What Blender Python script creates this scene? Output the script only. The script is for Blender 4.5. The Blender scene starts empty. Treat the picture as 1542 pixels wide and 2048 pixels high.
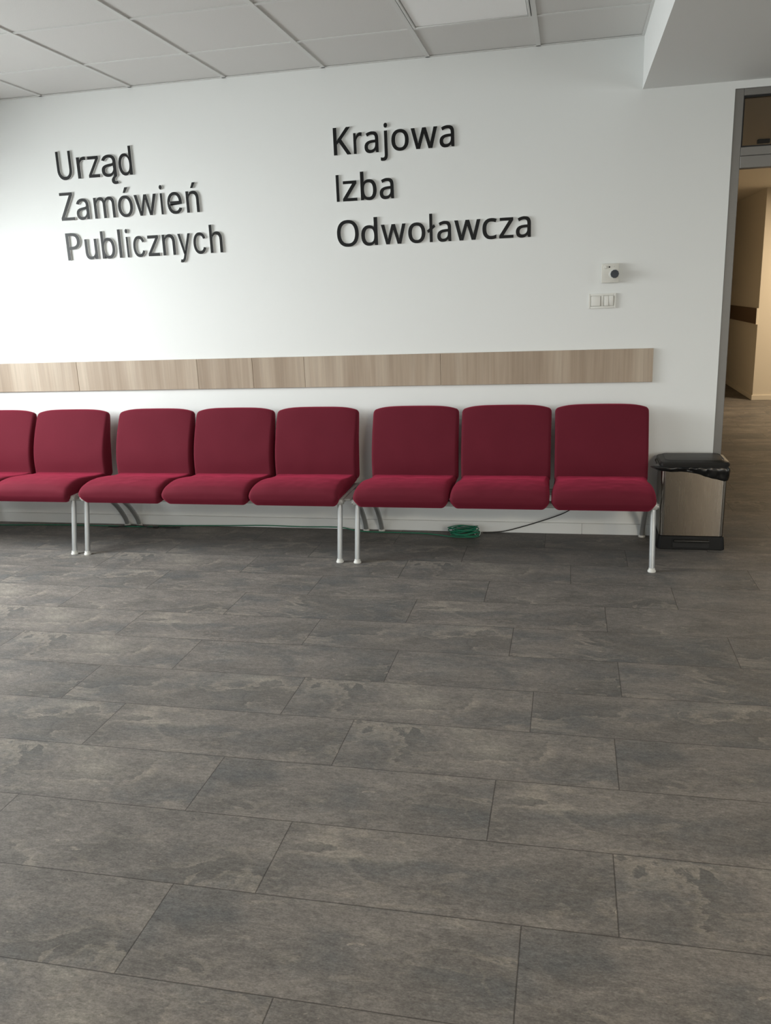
import bpy, bmesh, math, random
from mathutils import Vector, Matrix, noise
random.seed(7)
S = bpy.context.scene
C = S.collection
PI = math.pi

# ------------------------------------------------------------------ camera
F_PX = 1663.94
cam_d = bpy.data.cameras.new('camera'); cam = bpy.data.objects.new('camera', cam_d); C.objects.link(cam)
cam_d.sensor_fit = 'HORIZONTAL'; cam_d.sensor_width = 36.0; cam_d.lens = 36.0*F_PX/1542.0
YAW, PITCH, ROLL = 0.2226, 0.2576, -0.0403
fwd = Vector((-math.sin(YAW)*math.cos(PITCH), math.cos(YAW)*math.cos(PITCH), -math.sin(PITCH)))
rgt = Vector((math.cos(YAW), math.sin(YAW), 0)); upv = rgt.cross(fwd)
r_ = rgt*math.cos(ROLL)+upv*math.sin(ROLL); u_ = upv*math.cos(ROLL)-rgt*math.sin(ROLL)
M = Matrix((r_, u_, -fwd)).transposed().to_4x4(); M.translation = Vector((0.1926, -5.0185, 1.4699))
cam.matrix_world = M
cam_d.clip_start = 0.05
S.camera = cam

# ------------------------------------------------------------------ world, exposure
S.view_settings.view_transform = 'Standard'; S.view_settings.look = 'None'
S.view_settings.exposure = 0.06; S.view_settings.gamma = 1.0; S.view_settings.use_curve_mapping = False
W = bpy.data.worlds.new('sky'); S.world = W; W.use_nodes = True
bg = W.node_tree.nodes['Background']; bg.inputs[0].default_value = (0.78, 0.88, 1.0, 1); bg.inputs[1].default_value = 0.1

# ------------------------------------------------------------------ lights (daylight through the side windows, added fill from behind, added warm room fill, corridor lamp)
def area(name, loc, aim, sx, sy, power, col, spread=180):
    l = bpy.data.lights.new(name, 'AREA'); l.shape = 'RECTANGLE'; l.size = sx; l.size_y = sy; l.energy = power; l.color = col
    l.spread = math.radians(spread)
    o = bpy.data.objects.new(name, l); C.objects.link(o); o.location = loc
    o.rotation_euler = (Vector(aim)).to_track_quat('-Z', 'Y').to_euler()
    return o
WIN = [(-2.6, -0.9), (-4.1, -2.9), (-5.6, -4.4)]          # y extents of the three windows in the left wall
WINR = (-3.4, -1.6)                                       # window far off in the right wall
FILL_F = [(-3.6, -0.8), (3.4, 5.6)]                         # x extents of unseen openings added behind the camera for frontal fill
PW = [138, 36, 34]                                         # watts per left window, nearest to the sign wall first
P_RIGHT, P_WARM_FILL, P_CORR, P_FA, P_FB = 40, 170, 78, 11, 14
DAY = (0.95, 0.995, 1.0)
for (a, b), pw in zip(WIN, PW):
    area('window_and_fill_daylight', (-4.66, (a+b)/2, 1.68), (1, 0, -0.72), b-a-.06, 1.3, pw, DAY, 155)
area('window_and_fill_daylight', (6.06, sum(WINR)/2, 1.5), (-1, 0, -0.30), WINR[1]-WINR[0]-.06, 1.5, P_RIGHT, DAY, 170)
for (a, b), pw, dx in zip(FILL_F, (P_FA, P_FB), (.15, -.45)):
    area('window_and_fill_daylight', ((a+b)/2, -9.06, 1.35), (dx, 1, -0.36), b-a-.06, 1.5, pw, DAY, 62)  # frontal fill light, added to brighten the sign wall
area('room_fill_light', (2.4, -6.6, 2.43), (0, 0, -1), 0.9, 0.9, P_WARM_FILL, (1.0, 0.84, 0.64))  # warm fill added out of view to lift the shaded side
area('corridor_lamp_light', (3.6, 4.9, 2.44), (0, 0, -1), 0.9, 0.5, P_CORR, (1.0, 0.79, 0.54))

# ------------------------------------------------------------------ helpers
def link(o, parent=None):
    C.objects.link(o)
    if parent is not None: o.parent = parent
    return o
def obj(name, bm, mats, parent=None, smooth=None):
    """bmesh -> ONE mesh object; smooth = auto-smooth angle in degrees"""
    bmesh.ops.recalc_face_normals(bm, faces=bm.faces[:])
    if smooth is not None:
        lim = math.radians(smooth)
        for f in bm.faces: f.smooth = True
        for e in bm.edges:
            if len(e.link_faces) == 2 and e.calc_face_angle(0) > lim: e.smooth = False
    me = bpy.data.meshes.new(name); bm.to_mesh(me); bm.free()
    for m in (mats if isinstance(mats, (list, tuple)) else [mats]): me.materials.append(m)
    return link(bpy.data.objects.new(name, me), parent)
def tag(o, label=None, cat=None, group=None, kind=None):
    for k, v in (('label', label), ('category', cat), ('group', group), ('kind', kind)):
        if v: o[k] = v
    return o
def struct(name, bm, m, parent=None, smooth=None):
    o = obj(name, bm, m, parent, smooth)
    if parent is None: o['kind'] = 'structure'
    return o
def empty(name, loc, label, cat, group=None):
    o = bpy.data.objects.new(name, None); C.objects.link(o); o.location = loc; o.empty_display_size = .1
    return tag(o, label, cat, group)
def box(bm, x0, x1, y0, y1, z0, z1, bev=0, seg=2):
    v = [bm.verts.new(p) for p in ((x0,y0,z0),(x1,y0,z0),(x1,y1,z0),(x0,y1,z0),(x0,y0,z1),(x1,y0,z1),(x1,y1,z1),(x0,y1,z1))]
    fs = [bm.faces.new([v[i] for i in q]) for q in ((0,3,2,1),(4,5,6,7),(0,1,5,4),(1,2,6,5),(2,3,7,6),(3,0,4,7))]
    if bev:
        es = list({e for f in fs for e in f.edges})
        bmesh.ops.bevel(bm, geom=es, offset=bev, segments=seg, profile=.5, affect='EDGES')
    return bm
def B(*a, **k): return box(bmesh.new(), *a, **k)
def loft(bm, rings, cap0=True, cap1=True, closed=True):
    vs = [[bm.verts.new(p) for p in r] for r in rings]
    n = len(vs[0])
    for a, b in zip(vs, vs[1:]):
        for i in range(n if closed else n-1):
            j = (i+1) % n; bm.faces.new((a[i], a[j], b[j], b[i]))
    if cap0: bm.faces.new(vs[0][::-1])
    if cap1: bm.faces.new(vs[-1])
    return vs
def catmull(P, k=6):
    P = [Vector(p) for p in P]; out = []
    for i in range(len(P)-1):
        a, b, c, d = P[max(i-1,0)], P[i], P[i+1], P[min(i+2,len(P)-1)]
        for j in range(k):
            t = j/k
            out.append(.5*((2*b)+(c-a)*t+(2*a-5*b+4*c-d)*t*t+(3*b-a-3*c+d)*t**3))
    return out+[P[-1]]
def tube(bm, path, r, n=12, cap=True):
    path = [Vector(p) for p in path]; rings = []; nrm = None
    for i, p in enumerate(path):
        t = (path[min(i+1,len(path)-1)]-path[max(i-1,0)]).normalized()
        if nrm is None:
            nrm = t.orthogonal().normalized()
        nrm = (nrm-t*nrm.dot(t)).normalized(); bn = t.cross(nrm)
        rr = r(i/(len(path)-1)) if callable(r) else r
        rings.append([p+(nrm*math.cos(2*PI*k/n)+bn*math.sin(2*PI*k/n))*rr for k in range(n)])
    loft(bm, rings, cap, cap); return bm
def disc(bm, c, r, axis, h, n=24, r2=None):
    """cylinder / cone from c along unit axis"""
    ax = Vector(axis).normalized(); a = ax.orthogonal().normalized(); b = ax.cross(a); c = Vector(c)
    r2 = r if r2 is None else r2
    loft(bm, [[c+ax*t+(a*math.cos(2*PI*k/n)+b*math.sin(2*PI*k/n))*q for k in range(n)] for t, q in ((0, r), (h, r2))])
    return bm
def rrect(cx, cy, hx, hy, r, z, n=6):
    out = []
    for sx, sy, a0 in ((1,1,0),(-1,1,PI/2),(-1,-1,PI),(1,-1,1.5*PI)):
        for k in range(n+1):
            a = a0+PI/2*k/n
            out.append((cx+sx*(hx-r)+r*math.cos(a), cy+sy*(hy-r)+r*math.sin(a), z))
    return out

# ------------------------------------------------------------------ materials
def lin(c): return tuple(((v/255)/12.92 if v/255 <= .04045 else ((v/255+.055)/1.055)**2.4) for v in c)+(1,)
class NT:
    def __init__(s, name):
        s.m = bpy.data.materials.new(name); s.m.use_nodes = True; s.t = s.m.node_tree; s.b = s.t.nodes['Principled BSDF']
    def n(s, typ, **k):
        o = s.t.nodes.new(typ)
        for a, v in k.items():
            if a.startswith('i_'):
                key = a[2:]; o.inputs[int(key) if key.isdigit() else key.replace('_', ' ')].default_value = v
            else: setattr(o, a, v)
        return o
    def l(s, a, b): s.t.links.new(a, b)
    def mix(s, fac, a, b, typ='MIX'):
        o = s.n('ShaderNodeMix', data_type='RGBA', blend_type=typ)
        for i, v in ((0, fac), (6, a), (7, b)):
            if hasattr(v, 'is_output'): s.l(v, o.inputs[i])
            else: o.inputs[i].default_value = v
        return o.outputs[2]
    def noise(s, vec, scale, detail=4, rough=.55, dist=0):
        o = s.n('ShaderNodeTexNoise'); o.inputs['Scale'].default_value = scale; o.inputs['Detail'].default_value = detail
        o.inputs['Roughness'].default_value = rough; o.inputs['Distortion'].default_value = dist
        if vec is not None: s.l(vec, o.inputs['Vector'])
        return o.outputs['Fac']
    def ramp(s, fac, stops, interp='LINEAR'):
        o = s.n('ShaderNodeValToRGB'); o.color_ramp.interpolation = interp
        e = o.color_ramp.elements
        while len(e) < len(stops): e.new(.5)
        for el, (p, c) in zip(e, stops): el.position = p; el.color = c if len(c) == 4 else (*c, 1)
        s.l(fac, o.inputs[0]); return o.outputs[0]
    def math(s, op, a, b=0., c=None):
        o = s.n('ShaderNodeMath', operation=op)
        for i, v in ((0, a), (1, b), (2, c)):
            if v is None: continue
            if hasattr(v, 'is_output'): s.l(v, o.inputs[i])
            else: o.inputs[i].default_value = v
        return o.outputs[0]
    def mapping(s, vec, scale=(1,1,1), loc=(0,0,0), rot=(0,0,0)):
        o = s.n('ShaderNodeMapping'); o.inputs['Scale'].default_value = scale; o.inputs['Location'].default_value = loc; o.inputs['Rotation'].default_value = rot
        s.l(vec, o.inputs[0]); return o.outputs[0]
    def obj_co(s): return s.n('ShaderNodeTexCoord').outputs['Object']
    def bump(s, h, strength=.2, dist=.01):
        o = s.n('ShaderNodeBump'); o.inputs['Strength'].default_value = strength; o.inputs['Distance'].default_value = dist
        s.l(h, o.inputs['Height']); s.l(o.outputs[0], s.b.inputs['Normal'])
    def set(s, **k):
        for a, v in k.items():
            key = a.replace('_', ' ')
            if hasattr(v, 'is_output'): s.l(v, s.b.inputs[key])
            else: s.b.inputs[key].default_value = v
        return s
G1 = lambda v: (v, v, v, 1)
def plain(name, col, rough=.5, metal=0., grain=0., gscale=60, **k):
    """solid colour with a slight procedural variation"""
    t = NT(name); co = t.obj_co(); f = t.noise(co, gscale, 3)
    c = lin(col); d = tuple(min(1, v*(1-grain)) for v in c[:3])+(1,)
    t.set(Base_Color=t.mix(f, c, d), Roughness=rough, Metallic=metal, **k)
    return t.m
def m_wall(name, col):
    t = NT(name); co = t.obj_co()
    big = t.noise(co, .8, 3); c = lin(col); d = tuple(v*.975 for v in c[:3])+(1,)
    t.set(Base_Color=t.mix(big, c, d), Roughness=.62)
    t.bump(t.noise(co, 220, 3), .06, .002); return t.m
wall_m = m_wall('white_wall_paint', (229, 231, 229))
corr_m = m_wall('cream_corridor_paint', (226, 218, 203))
trim_m = m_wall('white_baseboard_paint', (226, 229, 228))
def m_tile():
    t = NT('mineral_ceiling_tile'); co = t.obj_co()
    sp = t.noise(co, 420, 2, .6); c1 = lin((222, 222, 219)); c2 = lin((204, 204, 201))
    t.set(Base_Color=t.mix(t.ramp(sp, [(.35, G1(0)), (.65, G1(1))]), c2, c1), Roughness=.9)
    t.bump(sp, .12, .002); return t.m
tile_m = m_tile()
grid_m = plain('white_steel_grid', (214, 215, 212), .5, grain=.03)
def m_floor():
    t = NT('slate_look_vinyl_tiles')
    uv = t.n('ShaderNodeUVMap', uv_map='tile').outputs[0]            # metres inside each tile
    rnd = t.n('ShaderNodeAttribute', attribute_name='tile_id').outputs['Fac']
    sep = t.n('ShaderNodeSeparateXYZ'); t.l(uv, sep.inputs[0])
    cmb = t.n('ShaderNodeCombineXYZ'); t.l(sep.outputs[0], cmb.inputs[0]); t.l(sep.outputs[1], cmb.inputs[1]); t.l(t.math('MULTIPLY', rnd, 37.), cmb.inputs[2])
    co = cmb.outputs[0]
    st = t.mapping(co, (1, 2.0, 1))
    big = t.noise(st, 2.6, 8, .62, .6)
    mid = t.noise(t.mapping(co, (1, 2.4, 1), (3.1, 1.7, 5)), 5.5, 8, .68, .9)
    blu = t.noise(t.mapping(co, (1, 1.6, 1), (9.3, 4.2, 2)), 3.2, 5, .6, .3)
    fine = t.noise(t.mapping(co, (1, 2.2, 1), (1, 1, 1)), 46, 6, .75)
    cle = t.noise(t.mapping(co, (1, 1.7, 1), (5.5, 8.1, 3)), 1.9, 7, .58, .5)
    base = t.ramp(big, [(.30, lin((94, 91, 87))), (.46, lin((107, 103, 99))), (.58, lin((118, 113, 108))), (.72, lin((133, 128, 120)))])
    base = t.mix(t.ramp(blu, [(.48, G1(0)), (.66, G1(.65))]), base, lin((88, 90, 91)))
    base = t.mix(t.ramp(mid, [(.54, G1(0)), (.74, G1(.6))]), base, lin((146, 138, 127)))
    base = t.mix(t.ramp(mid, [(.26, G1(.45)), (.42, G1(0))]), base, lin((80, 77, 73)))
    # cleft layers: abrupt tone step with a pale broken edge, only here and there
    gate = t.ramp(t.noise(t.mapping(co, (1, 1.3, 1), (2.2, 6.1, 7)), 2.4, 3, .5), [(.50, G1(0)), (.60, G1(1))])
    base = t.mix(t.math('MULTIPLY', gate, t.ramp(cle, [(.535, G1(0)), (.541, G1(.40)), (.64, G1(0))])), base, lin((84, 83, 80)))
    base = t.mix(t.math('MULTIPLY', gate, t.ramp(cle, [(.49, G1(0)), (.531, G1(.42)), (.538, G1(0))])), base, lin((152, 144, 132)))
    flk = t.noise(t.mapping(co, (1, 2.0, 1), (4.5, 2.1, 9)), 11, 5, .7, 1.2)
    base = t.mix(t.ramp(flk, [(.66, G1(0)), (.70, G1(.55))]), base, lin((158, 150, 138)))
    grit = t.noise(t.mapping(co, (1, 1.6, 1), (7, 3, 4)), 150, 4, .7)
    base = t.mix(.50, base, t.mix(1., base, t.ramp(fine, [(.28, G1(.30)), (.5, G1(.98)), (.74, G1(1.8))]), 'MULTIPLY'))
    base = t.mix(.45, base, t.mix(1., base, t.ramp(grit, [(.30, G1(.45)), (.5, G1(1.)), (.70, G1(1.6))]), 'MULTIPLY'))
    # tile joints
    edge = t.n('ShaderNodeAttribute', attribute_name='tile_size'); es = t.n('ShaderNodeSeparateXYZ'); t.l(edge.outputs['Vector'], es.inputs[0])
    dx = t.math('MINIMUM', sep.outputs[0], t.math('SUBTRACT', es.outputs[0], sep.outputs[0]))
    dy = t.math('MINIMUM', sep.outputs[1], t.math('SUBTRACT', es.outputs[1], sep.outputs[1]))
    d = t.math('MINIMUM', dx, dy)
    j = t.ramp(t.math('MULTIPLY', d, 100.), [(.10, G1(1)), (.22, G1(0))])
    base = t.mix(t.math('MULTIPLY', j, .62), base, lin((40, 38, 36)))
    h = t.math('SUBTRACT', t.math('ADD', t.math('MULTIPLY', fine, .35), t.math('MULTIPLY', cle, .6)), t.math('MULTIPLY', j, .8))
    t.bump(h, .22, .004)
    rg = t.ramp(fine, [(.3, G1(.40)), (.7, G1(.54))])
    t.set(Base_Color=base, Roughness=rg, Specular_IOR_Level=.09)
    return t.m
floor_m = m_floor()
def m_wood(name, c1, c2, c3):
    t = NT(name); co = t.obj_co()
    seg = t.n('ShaderNodeAttribute', attribute_name='board').outputs['Fac']
    cm = t.n('ShaderNodeCombineXYZ'); t.l(t.math('MULTIPLY', seg, 13.), cm.inputs[1])
    vec = t.n('ShaderNodeVectorMath', operation='ADD'); t.l(co, vec.inputs[0]); t.l(cm.outputs[0], vec.inputs[1]); v = vec.outputs[0]
    g = t.noise(t.mapping(v, (1, 1, .05)), 9, 3, .5, .4)
    f = t.noise(t.mapping(v, (1, 1, .03)), 70, 4, .6, .3)
    b = t.ramp(g, [(.32, lin(c1)), (.5, lin(c2)), (.68, lin(c3))])
    b = t.mix(.22, b, t.mix(1., b, t.ramp(f, [(.3, G1(.45)), (.7, G1(1.35))]), 'MULTIPLY'))
    t.set(Base_Color=b, Roughness=.5); t.bump(f, .05, .002); return t.m
wood_m = m_wood('greige_wood_laminate', (152, 134, 115), (168, 151, 132), (182, 167, 149))
def m_fabric():
    t = NT('burgundy_upholstery'); co = t.obj_co()
    w1 = t.n('ShaderNodeTexWave', bands_direction='X'); w1.inputs['Scale'].default_value = 260; t.l(co, w1.inputs[0])
    w2 = t.n('ShaderNodeTexWave', bands_direction='Z'); w2.inputs['Scale'].default_value = 260; t.l(co, w2.inputs[0])
    wv = t.math('MULTIPLY', w1.outputs['Fac'], w2.outputs['Fac'])
    big = t.noise(co, 5, 4, .6); c = t.mix(big, lin((96, 28, 41)), lin((87, 25, 37)))
    soft = t.noise(t.mapping(co, (1, 1, 1)), 9, 3, .5)
    h = t.math('ADD', t.math('MULTIPLY', wv, .06), t.math('MULTIPLY', soft, .5))
    t.bump(h, .35, .008)
    t.set(Base_Color=c, Roughness=.85, Sheen_Weight=.38, Sheen_Roughness=.5, Sheen_Tint=lin((240, 72, 112)), Specular_IOR_Level=.15)
    return t.m
fabric_m = m_fabric()
steel_m = plain('silver_grey_powder_coat', (172, 174, 174), .34, .55, grain=.05)
rail_m = plain('light_grey_steel', (176, 176, 172), .45, .3, grain=.05)
foot_m = plain('white_plastic_foot', (205, 205, 200), .5, grain=.04)
black_m = plain('black_plastic', (17, 17, 17), .55, grain=.2, Specular_IOR_Level=.25)
lid_m = plain('black_textured_plastic', (30, 29, 27), .42, grain=.15, gscale=300, Specular_IOR_Level=.35)
bag_m = plain('black_bin_bag', (13, 13, 14), .28, grain=.2)
def m_brushed():
    t = NT('brushed_stainless_steel'); co = t.obj_co()
    f = t.noise(t.mapping(co, (1, 1, .02)), 260, 3, .6)
    tg = t.n('ShaderNodeTangent', direction_type='RADIAL', axis='Z'); t.l(tg.outputs[0], t.b.inputs['Tangent'])
    t.set(Base_Color=t.mix(f, lin((141, 134, 125)), lin((126, 120, 112))), Metallic=1., Roughness=t.ramp(f, [(.3, G1(.22)), (.7, G1(.29))]), Anisotropic=.85, Anisotropic_Rotation=.25)
    return t.m
brushed_m = m_brushed()
white_m = plain('white_switch_plastic', (226, 226, 220), .35, grain=.02)
cream_m = plain('off_white_plastic', (216, 215, 207), .45, grain=.03)
knob_m = plain('slate_grey_plastic', (52, 58, 66), .5, grain=.1)
alu_m = plain('grey_aluminium_frame', (124, 122, 118), .45, .25, grain=.05)
gask_m = plain('black_rubber_gasket', (16, 16, 15), .6, grain=.1)
letter_m = plain('black_letter_face', (10, 10, 10), .36, grain=.08, Specular_IOR_Level=.32)
side_m = plain('white_acrylic_edge', (246, 247, 246), .35, grain=.01)
green_m = plain('green_cable_jacket', (24, 118, 88), .4, grain=.1)
dkcab_m = plain('black_cable_jacket', (26, 29, 28), .45, grain=.1)
pale_m = plain('pale_cable_tie', (196, 202, 196), .4, grain=.05)
diff_m = plain('opal_light_diffuser', (250, 251, 250), .35, grain=.01)
def m_glass():
    t = NT('grey_tinted_glass'); t.set(Base_Color=(.42, .40, .37, 1), Roughness=.02, Transmission_Weight=1., IOR=1.45); return t.m
glass_m = m_glass()

# ================================================================== THE SETTING
ZC, ZB, XB = 2.714, 2.458, 0.545           # suspended ceiling, bulkhead soffit, bulkhead side
XL, XR, YF = -4.6, 6.0, -9.0
XD0, XD1, ZD = 1.008, 2.10, 2.421          # doorway to the corridor
YC, XC, ZK = 6.07, 2.415, 2.483            # corridor corner and ceiling

# floor: one mesh, one quad per tile
ROW = {0: .102, -1: -.413, 1: .327, 2: -.009, 3: .359, 4: .0806, 5: .40}
def make_floor():
    bm = bmesh.new(); TL, TH = .897, .3017
    uvl = bm.loops.layers.uv.new('tile'); idl = bm.faces.layers.float.new('tile_id'); szl = bm.faces.layers.float_vector.new('tile_size')
    y_base = -3.6359
    x_lo, x_hi, y_lo, y_hi = -4.75, 6.15, -9.15, 12.15
    rr = random.Random(5); last = 0
    for k in range(-19, 53):
        ya, yb = y_base+TH*k, y_base+TH*(k+1)
        if yb <= y_lo or ya >= y_hi: continue
        off = ROW.get(k)
        if off is None: off = last + .3 + .3*rr.random()
        last = off
        x = off - TL*math.ceil((off-x_lo)/TL)
        while x < x_hi:
            a, b = max(x, x_lo), min(x+TL, x_hi); c, d = max(ya, y_lo), min(yb, y_hi)
            if b-a > .001 and d-c > .001:
                f = bm.faces.new([bm.verts.new(p) for p in ((a,c,0),(b,c,0),(b,d,0),(a,d,0))])
                for lp, (px, py) in zip(f.loops, ((a,c),(b,c),(b,d),(a,d))): lp[uvl].uv = (px-x, py-ya)
                f[idl] = rr.choice((.1, .2, .3, .4, .5, .6, .7)); f[szl] = (TL, TH, 0)
            x += TL
    bmesh.ops.remove_doubles(bm, verts=bm.verts, dist=1e-5)
    return bm
struct('floor', make_floor(), floor_m)

bm = bmesh.new()                           # wall with the signs, and its doorway
box(bm, XL-.2, XD0, 0, .16, 0, 3.0); box(bm, XD0, XD1, 0, .16, ZD, 3.0); box(bm, XD1, XR, 0, .16, 0, 3.0)
struct('wall_back', bm, wall_m)
bm = bmesh.new(); ys = sorted([YF]+[v for w in WIN for v in w]+[0.0])
for i in range(0, len(ys), 2): box(bm, XL-.2, XL, ys[i], ys[i+1], 0, 3.0)
for a, b in WIN: box(bm, XL-.2, XL, a, b, 0, 1.0); box(bm, XL-.2, XL, a, b, 2.36, 3.0)
struct('wall_left', bm, wall_m)
bm = bmesh.new()
box(bm, XR, XR+.2, YF, WINR[0], 0, 3.0); box(bm, XR, XR+.2, WINR[1], 12.0, 0, 3.0); box(bm, XR, XR+.2, *WINR, 0, .72); box(bm, XR, XR+.2, *WINR, 2.36, 3.0)
struct('wall_right', bm, wall_m)
bm = bmesh.new(); ed = sorted([XL-.2]+[v for w in FILL_F for v in w]+[XR+.2])
for i in range(0, len(ed), 2): box(bm, ed[i], ed[i+1], YF-.2, YF, 0, 3.0)
for a, c in FILL_F: box(bm, a, c, YF-.2, YF, 0, .72); box(bm, a, c, YF-.2, YF, 2.36, 3.0)
struct('wall_front', bm, wall_m)
for i, (a, b) in enumerate(WIN):
    bm = bmesh.new()
    for y0, y1, z0, z1 in ((a, a+.05, 1.0, 2.36), (b-.05, b, 1.0, 2.36), (a+.05, b-.05, 1.0, 1.05), (a+.05, b-.05, 2.31, 2.36), ((a+b)/2-.025, (a+b)/2+.025, 1.05, 2.31)):
        box(bm, XL-.14, XL-.08, y0, y1, z0, z1, .004, 1)
    w = struct('window_%d' % (i+1), bm, trim_m)
    struct('window_sill', B(XL-.07, XL+.10, a+.002, b-.002, 1.002, 1.03, .006), trim_m, w)

def make_ceiling():
    bm = bmesh.new()
    box(bm, XL, XB, YF, -1.1217, ZC+.005, ZC+.04); box(bm, XL, XB, -.5217, 0, ZC+.005, ZC+.04)
    box(bm, XL, -.6, -1.1217, -.5217, ZC+.005, ZC+.04); box(bm, 0, XB, -1.1217, -.5217, ZC+.005, ZC+.04)
    return bm
struct('ceiling', make_ceiling(), tile_m)
bm = bmesh.new()                           # exposed T-bar grid
xs = [.6*k for k in range(-7, 1)]; ysr = [-.5217-.6*j for j in range(0, 14)]
for x in xs: box(bm, x-.012, x+.012, YF, 0, ZC-.001, ZC+.0049)
for y in ysr:
    ed = [XL]+xs+[XB]
    for a, b in zip(ed, ed[1:]):
        box(bm, a+.0125, b-.0125, y-.010, y+.010, ZC, ZC+.0049)
box(bm, XL, XB, -.014, -.0005, ZC-.001, ZC+.0033); box(bm, XB-.014, XB-.0005, YF, -.015, ZC-.001, ZC+.0033)
struct('trim_1', bm, grid_m)
struct('trim_2', B(XB, XR, YF, 0, ZB, 3.0), wall_m)                # plastered bulkhead
def make_band(x0, x1, joints, y, t=.019):                           # wood rub rail
    bm = bmesh.new(); at = bm.faces.layers.float.new('board'); ed = [x0]+joints+[x1]
    for i, (a, b) in enumerate(zip(ed, ed[1:])):
        n0 = len(bm.faces); box(bm, a+.0008, b-.0008, y-t, y, .917, 1.106, .0012, 1)
        bm.faces.ensure_lookup_table()
        for f in bm.faces[n0:]: f[at] = i*.37+.1
    return bm
struct('trim_3', make_band(XL+.002, .655, [-4.2, -2.99, -2.135, -1.76, -1.419, -.565], 0), wood_m)
def profile_base(x0, x1, y, h=.067, t=.013):
    bm = bmesh.new(); box(bm, x0, x1, y-t-.003, y-.003, 0.0, h, .002, 2); return bm
bm = profile_base(XL+.002, .28, 0); box(bm, .281, XD0-.002, -.016, -.003, 0, .067, .002, 2)
struct('baseboard_back', bm, trim_m)

# corridor behind the doorway
struct('wall_corridor_left', B(.70, .85, .16, 12.0, 0, 2.9), corr_m)
struct('wall_corridor_right', B(XC, XR, YC, 12.0, 0, 2.9), corr_m)
struct('wall_corridor_end', B(.70, XC, 12.0, 12.15, 0, 2.9), corr_m)
struct('ceiling_corridor', B(.85, XR, .16, 12.0, ZK, ZK+.05), corr_m)
bm = bmesh.new(); box(bm, XC-.012, XC-.0002, YC, 11.99, 0, .062, .002, 1); box(bm, XC-.012, XR-.01, YC-.0125, YC-.0002, 0, .062, .002, 1)
struct('baseboard_corridor', bm, corr_m)
cw = plain('dark_wood_laminate', (120, 98, 78), .5, grain=.3, gscale=30)
bm = B(XC-.02, XC-.0003, YC+.004, 11.95, .924, 1.108, .001, 1)
struct('trim_4', bm, cw)
struct('trim_5', B(XC-.022, XC-.0003, YC-.006, YC+.003, .918, 1.112, .001, 1), corr_m)     # end cap of the corridor rail

# aluminium door frame with transom
bm = bmesh.new(); t0, t1 = .004, .07
box(bm, XD0+.0005, XD0+.045, t0, t1, 0, ZD-.0005, .002, 1)
box(bm, XD1-.045, XD1-.0005, t0, t1, 0, ZD-.0005, .002, 1)
box(bm, XD0+.0455, XD1-.0455, t0, t1, 2.386, ZD-.0005, .002, 1)
box(bm, XD0+.0455, XD1-.0455, t0, t1, 2.094, 2.137, .002, 1)
box(bm, XD0+.0455, XD1-.0455, t0-.003, t1, 2.033, 2.0925, .002, 1)
door = struct('door_1', bm, alu_m)
bm = bmesh.new(); gx0, gx1, gz0, gz1 = XD0+.046, XD1-.046, 2.138, 2.385
for a, b, c, d in ((gx0, gx0+.006, gz0, gz1), (gx1-.006, gx1, gz0, gz1), (gx0+.006, gx1-.006, gz0, gz0+.006), (gx0+.006, gx1-.006, gz1-.008, gz1)):
    box(bm, a, b, .010, .05, c, d)
struct('gasket', bm, gask_m, door)
struct('transom_pane', B(gx0+.0062, gx1-.0062, .026, .034, gz0+.0062, gz1-.0082), glass_m, door)

# ================================================================== WAITING BENCHES
def closed_profile(pts, k=7):
    n = len(pts); P = [Vector((0, a, b)) for a, b in pts]; out = []
    for i in range(n):
        a, b, c, d = P[i-1], P[i], P[(i+1) % n], P[(i+2) % n]
        for j in range(k):
            t = j/k
            out.append(.5*((2*b)+(c-a)*t+(2*a-5*b+4*c-d)*t*t+(3*b-a-3*c+d)*t**3))
    return out
def cushion(profile, hw, rad, warp, nx=40):
    """upholstered pad: closed (y,z) profile swept along x, pillowed towards both sides"""
    P = closed_profile(profile); n = len(P); cen = sum(P, Vector())/n
    nrm = []
    for i in range(n):
        t = (P[(i+1) % n]-P[i-1]).normalized(); q = Vector((0, t.z, -t.y))
        nrm.append(q)
    area2 = sum(P[i].y*P[(i+1) % n].z-P[(i+1) % n].y*P[i].z for i in range(n))
    if area2 < 0: nrm = [-q for q in nrm]
    st = []
    for k in range(7):
        a = PI/2*k/6; st.append((-hw+rad*(1-math.sin(a)) if False else -hw+rad*(1-math.cos(a)), rad*(1-math.sin(a))))
    for k in range(1, nx): st.append((-hw+rad+(2*hw-2*rad)*k/nx, 0.))
    st += [(-x, i) for x, i in st[:7][::-1]]
    rings = []
    for x, ins in st:
        ring = []
        for p, q in zip(P, nrm):
            v = p-q*ins; ring.append(warp(Vector((x, v.y, v.z)), x/hw, q))
        rings.append(ring)
    bm = bmesh.new(); loft(bm, rings); return bm
BACK = [(-.236,.385),(-.241,.43),(-.241,.49),(-.232,.55),(-.214,.61),(-.190,.675),(-.160,.742),(-.140,.782),(-.124,.800),(-.104,.803),(-.092,.792),
        (-.092,.765),(-.102,.70),(-.114,.63),(-.126,.54),(-.136,.45),(-.146,.385),(-.19,.372)]
SEAT = [(-.19,.412),(-.26,.410),(-.34,.414),(-.42,.422),(-.50,.431),(-.57,.431),(-.63,.423),(-.675,.409),(-.700,.388),(-.700,.362),(-.682,.336),(-.655,.318),
        (-.60,.322),(-.52,.330),(-.42,.338),(-.30,.352),(-.19,.362)]
def sst(a, b, x):
    t = min(1, max(0, (x-a)/(b-a))); return t*t*(3-2*t)
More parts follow.
